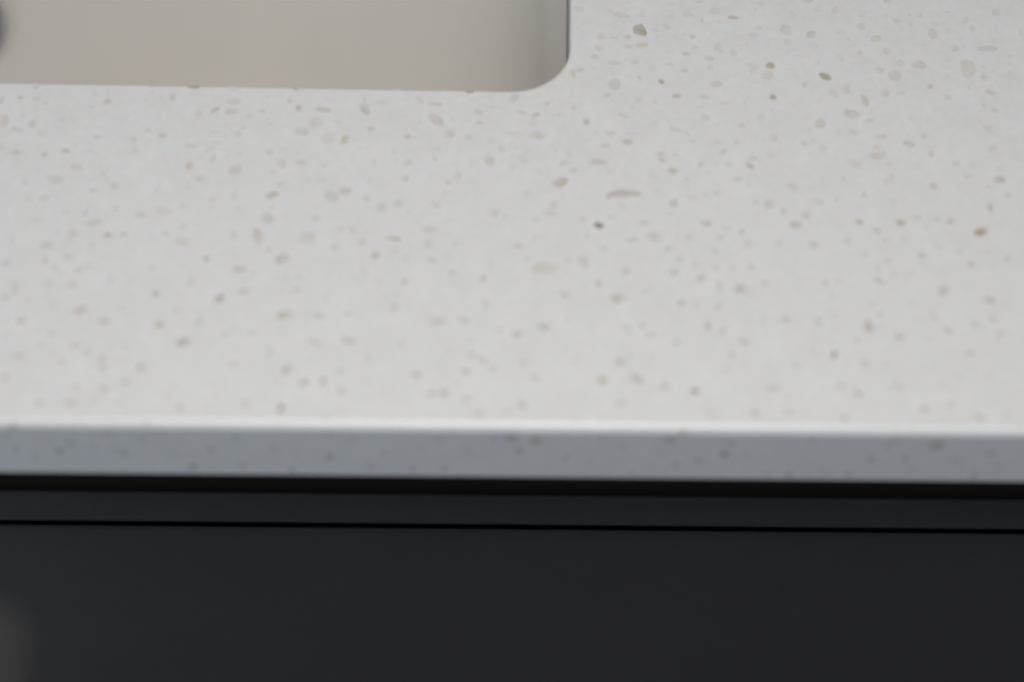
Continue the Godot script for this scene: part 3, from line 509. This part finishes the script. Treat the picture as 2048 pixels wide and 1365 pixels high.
# ------------------------------------------------------------------ the sink
func make_sink() -> void:
	var root := thing("undermount_sink", "glazed off-white undermount basin set below the opening in the quartz slab", "sink", Vector3(SINK.x * MM, TOP - 0.150, SINK.y * MM))
	var base := Vector3(SINK.x, -150.0, SINK.y)
	# rows of the bowl from the floor edge of the drain up to the flange and down the outside: [grown, depth, share of circle, circle radius, corner]
	var rows := []
	for k in 7:      # dished seat of the drain
		var f := k / 6.0
		rows.append([0.0, -144.5 + 4.2 * smoothstep(0.0, 1.0, f), 1.0, 27.5 + 7.0 * f, 15.0])
	for k in range(1, 13):     # floor, falling gently to the drain
		var f := k / 12.0
		rows.append([-114.0, -140.3 + 3.3 * f * f, 1.0 - f, 34.5, 124.0])
	for k in range(1, 19):     # fillet
		var f := k / 18.0 * PI / 2 * 0.96
		rows.append([-114.0 + 108.0 * sin(f), -137.0 + 86.0 * (1.0 - cos(f)), 0.0, 0.0, 124.0 - 92.0 * sin(f)])
	var lastrow: Array = rows[rows.size() - 1]
	for k in range(1, 7):
		var f := k / 6.0
		rows.append([lerpf(lastrow[0], 3.0, f), lerpf(lastrow[1], -THICK - 1.2, f), 0.0, 0.0, lerpf(30.0, 17.0, f)])
	rows.append([4.2, -THICK, 0.0, 0.0, 17.0])
	rows.append([22.0, -THICK, 0.0, 0.0, 17.0])
	rows.append([22.0, -THICK - 9.0, 0.0, 0.0, 17.0])
	rows.append([13.0, -THICK - 11.0, 0.0, 0.0, 17.0])
	rows.append([4.0, -110.0, 0.0, 0.0, 30.0])
	rows.append([-40.0, -147.0, 0.0, 0.0, 40.0])
	rows.append([0.0, -153.0, 1.0, 27.5, 15.0])
	rows.append(rows[0])
	var st := SurfaceTool.new()
	st.begin(Mesh.PRIMITIVE_TRIANGLES)
	st.set_smooth_group(0)
	var seg := 14
	var between := 24
	var count := (seg + 1 + between) * 4
	var grid := []
	for r in rows:
		var o := opening(r[0], maxf(r[4], 2.0), seg, between)
		var line := PackedVector3Array()
		for i in count:
			var p: Vector2 = o[0][i]
			var q: Vector2 = SINK + (p - SINK).normalized() * r[3]
			var s: Vector2 = p.lerp(q, r[2])
			line.append(Vector3(s.x, r[1], s.y) - base)
		grid.append(line)
	for k in grid.size() - 1:
		for i in count:
			var j := (i + 1) % count
			quad(st, grid[k][i], grid[k + 1][i], grid[k + 1][j], grid[k][j])
	st.index()
	st.generate_normals()
	var m := StandardMaterial3D.new()
	m.albedo_texture = speckle(256, 0.03, 0.012, Color(0.805, 0.766, 0.714), Color(0.825, 0.786, 0.734), 0.008, 31)
	m.uv1_triplanar = true
	m.uv1_scale = Vector3.ONE * 5.0
	m.roughness = 0.30
	part("basin", st.commit(), m, root)
	# the metal drain: flange ring and domed stopper
	var chrome := plain(Color(0.52, 0.51, 0.53), 0.18)
	chrome.metallic = 1.0
	var ring := lathe([[18.0, 3.6], [19.0, 4.6], [20.5, 5.2], [24.0, 6.6], [27.2, 7.6], [28.4, 7.5], [28.9, 6.6], [28.4, 5.2], [24.0, 3.6], [18.0, 3.0]])
	# dark strip round the opening: shade of the cut wall put into colour
	var shade_strip := SurfaceTool.new()
	shade_strip.begin(Mesh.PRIMITIVE_TRIANGLES)
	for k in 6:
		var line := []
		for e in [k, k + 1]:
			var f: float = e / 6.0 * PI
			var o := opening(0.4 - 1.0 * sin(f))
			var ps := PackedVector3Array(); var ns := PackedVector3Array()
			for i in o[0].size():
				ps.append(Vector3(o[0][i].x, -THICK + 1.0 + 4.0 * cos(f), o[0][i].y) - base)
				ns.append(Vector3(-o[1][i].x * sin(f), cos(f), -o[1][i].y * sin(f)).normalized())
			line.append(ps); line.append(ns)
		strip(shade_strip, line[0], line[1], line[2], line[3], true)
	part("wall_shade_strip", shade_strip.commit(), plain(Color(0.33, 0.29, 0.265), 0.5), root)
	part("drain_flange", ring, chrome, root)
	var dome := lathe([[0.0, 7.6], [5.0, 7.4], [10.0, 6.8], [14.0, 5.8], [16.6, 4.4], [17.2, 3.2], [16.4, 2.2], [0.0, 2.0]])
	part("stopper", dome, chrome, root)

func lathe(prof: Array) -> ArrayMesh:
	var st := SurfaceTool.new()
	st.begin(Mesh.PRIMITIVE_TRIANGLES)
	st.set_smooth_group(0)
	var n := 64
	for k in prof.size() - 1:
		for i in n:
			var a := TAU * i / n; var b := TAU * (i + 1) / n
			var p := [Vector3(cos(a) * prof[k][0], prof[k][1], sin(a) * prof[k][0]), Vector3(cos(b) * prof[k][0], prof[k][1], sin(b) * prof[k][0]),
				Vector3(cos(b) * prof[k + 1][0], prof[k + 1][1], sin(b) * prof[k + 1][0]), Vector3(cos(a) * prof[k + 1][0], prof[k + 1][1], sin(a) * prof[k + 1][0])]
			quad(st, p[0], p[1], p[2], p[3])
	st.index()
	st.generate_normals()
	return st.commit()

# ------------------------------------------------------------------ the cabinet
func make_cabinet() -> void:
	var root := thing("vanity_cabinet", "dark charcoal lacquered vanity cabinet under the white slab", "cabinet", Vector3(0, 0, 0))
	var h := TOP / MM
	var paint := StandardMaterial3D.new()
	paint.albedo_texture = speckle(512, 0.05, 0.008, Color(0.0530, 0.0505, 0.0498), Color(0.0615, 0.0585, 0.0577), 0.04, 77)
	paint.uv1_triplanar = true
	paint.uv1_scale = Vector3.ONE * 6.0
	paint.roughness = 0.42
	paint.clearcoat_enabled = true
	paint.clearcoat = 1.0
	paint.clearcoat_roughness = 0.05
	var inside := plain(Color(0.07, 0.05, 0.036), 0.9)
	var xl := X0 + 14.0
	var xr := X1 - 14.0
	# rail and drawer front, with a fine gap between them
	var rail := finger_board(xl + 19.0, xr - 19.0, h - 63.4, h - 50.0, FACE, 7.0, 10.0)
	part("top_rail", rail, paint, root)
	part("drawer_front", finger_board(xl + 19.0, xr - 19.0, h - 300.0, h - 73.2, FACE - 4.0, 18.0, 30.0), paint, root)
	part("drawer_front", finger_board(xl + 19.0, xr - 19.0, 110.0, h - 303.0, FACE - 4.0, 18.0, 30.0), paint, root)
	part("recess_channel", board(Vector3(xl + 19.0, 96.0, FACE - 37.0), Vector3(xr - 19.0, h - THICK - 0.3, FACE - 25.0), 0.5, 0.5), inside, root)
	part("side_panel", board(Vector3(xl, 0.0, BACK + 14.0), Vector3(xl + 18.7, h - THICK - 0.3, FACE), 0.7, 0.7), paint, root)
	part("side_panel", board(Vector3(xr - 18.7, 0.0, BACK + 14.0), Vector3(xr, h - THICK - 0.3, FACE), 0.7, 0.7), paint, root)
	part("back_panel", board(Vector3(xl + 19.0, 96.0, BACK + 14.0), Vector3(xr - 19.0, h - THICK - 0.3, BACK + 26.0), 0.5, 0.5), inside, root)
	part("bottom_panel", board(Vector3(xl + 19.0, 80.0, BACK + 14.0), Vector3(xr - 19.0, 95.7, FACE - 20.0), 0.5, 0.5), inside, root)
	part("toe_kick", board(Vector3(xl + 19.0, 0.0, FACE - 82.0), Vector3(xr - 19.0, 79.7, FACE - 64.0), 0.5, 0.5), paint, root)

# a board whose upper back falls away steeply behind the front lip, as a finger grip
func finger_board(x0: float, x1: float, y0: float, y1: float, face: float, deep: float, fall: float) -> ArrayMesh:
	var prof := [Vector2(face - deep, y1 - fall), Vector2(face - 0.9, y1 - 0.25), Vector2(face - 0.5, y1), Vector2(face - 0.15, y1 - 0.15), Vector2(face, y1 - 0.6), Vector2(face, y0 + 0.6), Vector2(face - 0.2, y0 + 0.15), Vector2(face - 0.6, y0), Vector2(face - deep, y0)]
	var st := SurfaceTool.new()
	st.begin(Mesh.PRIMITIVE_TRIANGLES)
	st.set_smooth_group(-1)
	var n := prof.size()
	for k in n:
		var a: Vector2 = prof[k]; var b: Vector2 = prof[(k + 1) % n]
		quad(st, Vector3(x0, a.y, a.x), Vector3(x1, a.y, a.x), Vector3(x1, b.y, b.x), Vector3(x0, b.y, b.x))
	for s in [x0, x1]:
		for k in range(1, n - 1):
			var t := [prof[0], prof[k], prof[k + 1]] if s == x1 else [prof[0], prof[k + 1], prof[k]]
			for p in t:
				st.add_vertex(Vector3(s, p.y, p.x) * MM)
	st.generate_normals()
	return st.commit()

# ------------------------------------------------------------------ floor and added mat: mirrored in the lacquer
func make_floor() -> void:
	var st := SurfaceTool.new()
	st.begin(Mesh.PRIMITIVE_TRIANGLES)
	st.set_normal(Vector3.UP)
	quad(st, Vector3(-2500, 0, -1200), Vector3(2500, 0, -1200), Vector3(2500, 0, 2500), Vector3(-2500, 0, 2500))
	var m := StandardMaterial3D.new()
	m.albedo_texture = speckle(256, 0.04, 0.01, Color(0.045, 0.036, 0.030), Color(0.065, 0.053, 0.044), 0.03, 55)
	m.uv1_triplanar = true
	m.uv1_scale = Vector3.ONE * 2.0
	m.roughness = 0.6
	var o := part("floor", st.commit(), m, self)
	o.set_meta("kind", "structure")

func make_added_mat() -> void:  # unseen mat, added so the lacquer has something pale to reflect
	var root := thing("added_bath_mat", "unseen off-white bath mat added on the floor to be mirrored in the dark cabinet", "mat", Vector3(-0.632, 0.0, 0.190))
	var m := StandardMaterial3D.new()
	m.albedo_texture = speckle(256, 0.08, 0.02, Color(0.68, 0.61, 0.52), Color(0.80, 0.73, 0.63), 0.03, 91)
	m.uv1_triplanar = true
	m.uv1_scale = Vector3.ONE * 8.0
	m.roughness = 0.95
	part("hem", rounded_slab(Vector2(330.0, 195.0), 30.0, 0.2, 7.0, 2.5), m, root)
	part("pile", rounded_slab(Vector2(312.0, 177.0), 22.0, 6.5, 15.0, 5.0), m, root)

func rounded_slab(half: Vector2, corner: float, y0: float, y1: float, soft: float) -> ArrayMesh:
	var st := SurfaceTool.new()
	st.begin(Mesh.PRIMITIVE_TRIANGLES)
	st.set_smooth_group(0)
	var rows := [[0.0, y0]]
	for k in 6:
		var f := k / 5.0 * PI / 2
		rows.append([-soft * (1.0 - cos(f)), y1 - soft + soft * sin(f)])
	var n := 40
	var grid := []
	for r in rows:
		var line := PackedVector3Array()
		for q in 4:
			var c: Vector2 = [Vector2(1, 1), Vector2(-1, 1), Vector2(-1, -1), Vector2(1, -1)][q] * (half - Vector2(corner, corner))
			for k in 10:
				var a := q * PI / 2 + k * PI / 18
				line.append(Vector3(c.x + cos(a) * (corner + r[0]), r[1], c.y + sin(a) * (corner + r[0])))
		grid.append(line)
	for k in grid.size() - 1:
		for i in n:
			var j := (i + 1) % n
			quad(st, grid[k][i], grid[k][j], grid[k + 1][j], grid[k + 1][i])
	var top: PackedVector3Array = grid[grid.size() - 1]
	for i in n:
		for p in [Vector3(0, y1, 0), top[i], top[(i + 1) % n]]:
			st.add_vertex(p * MM)
	st.index()
	st.generate_normals()
	return st.commit()
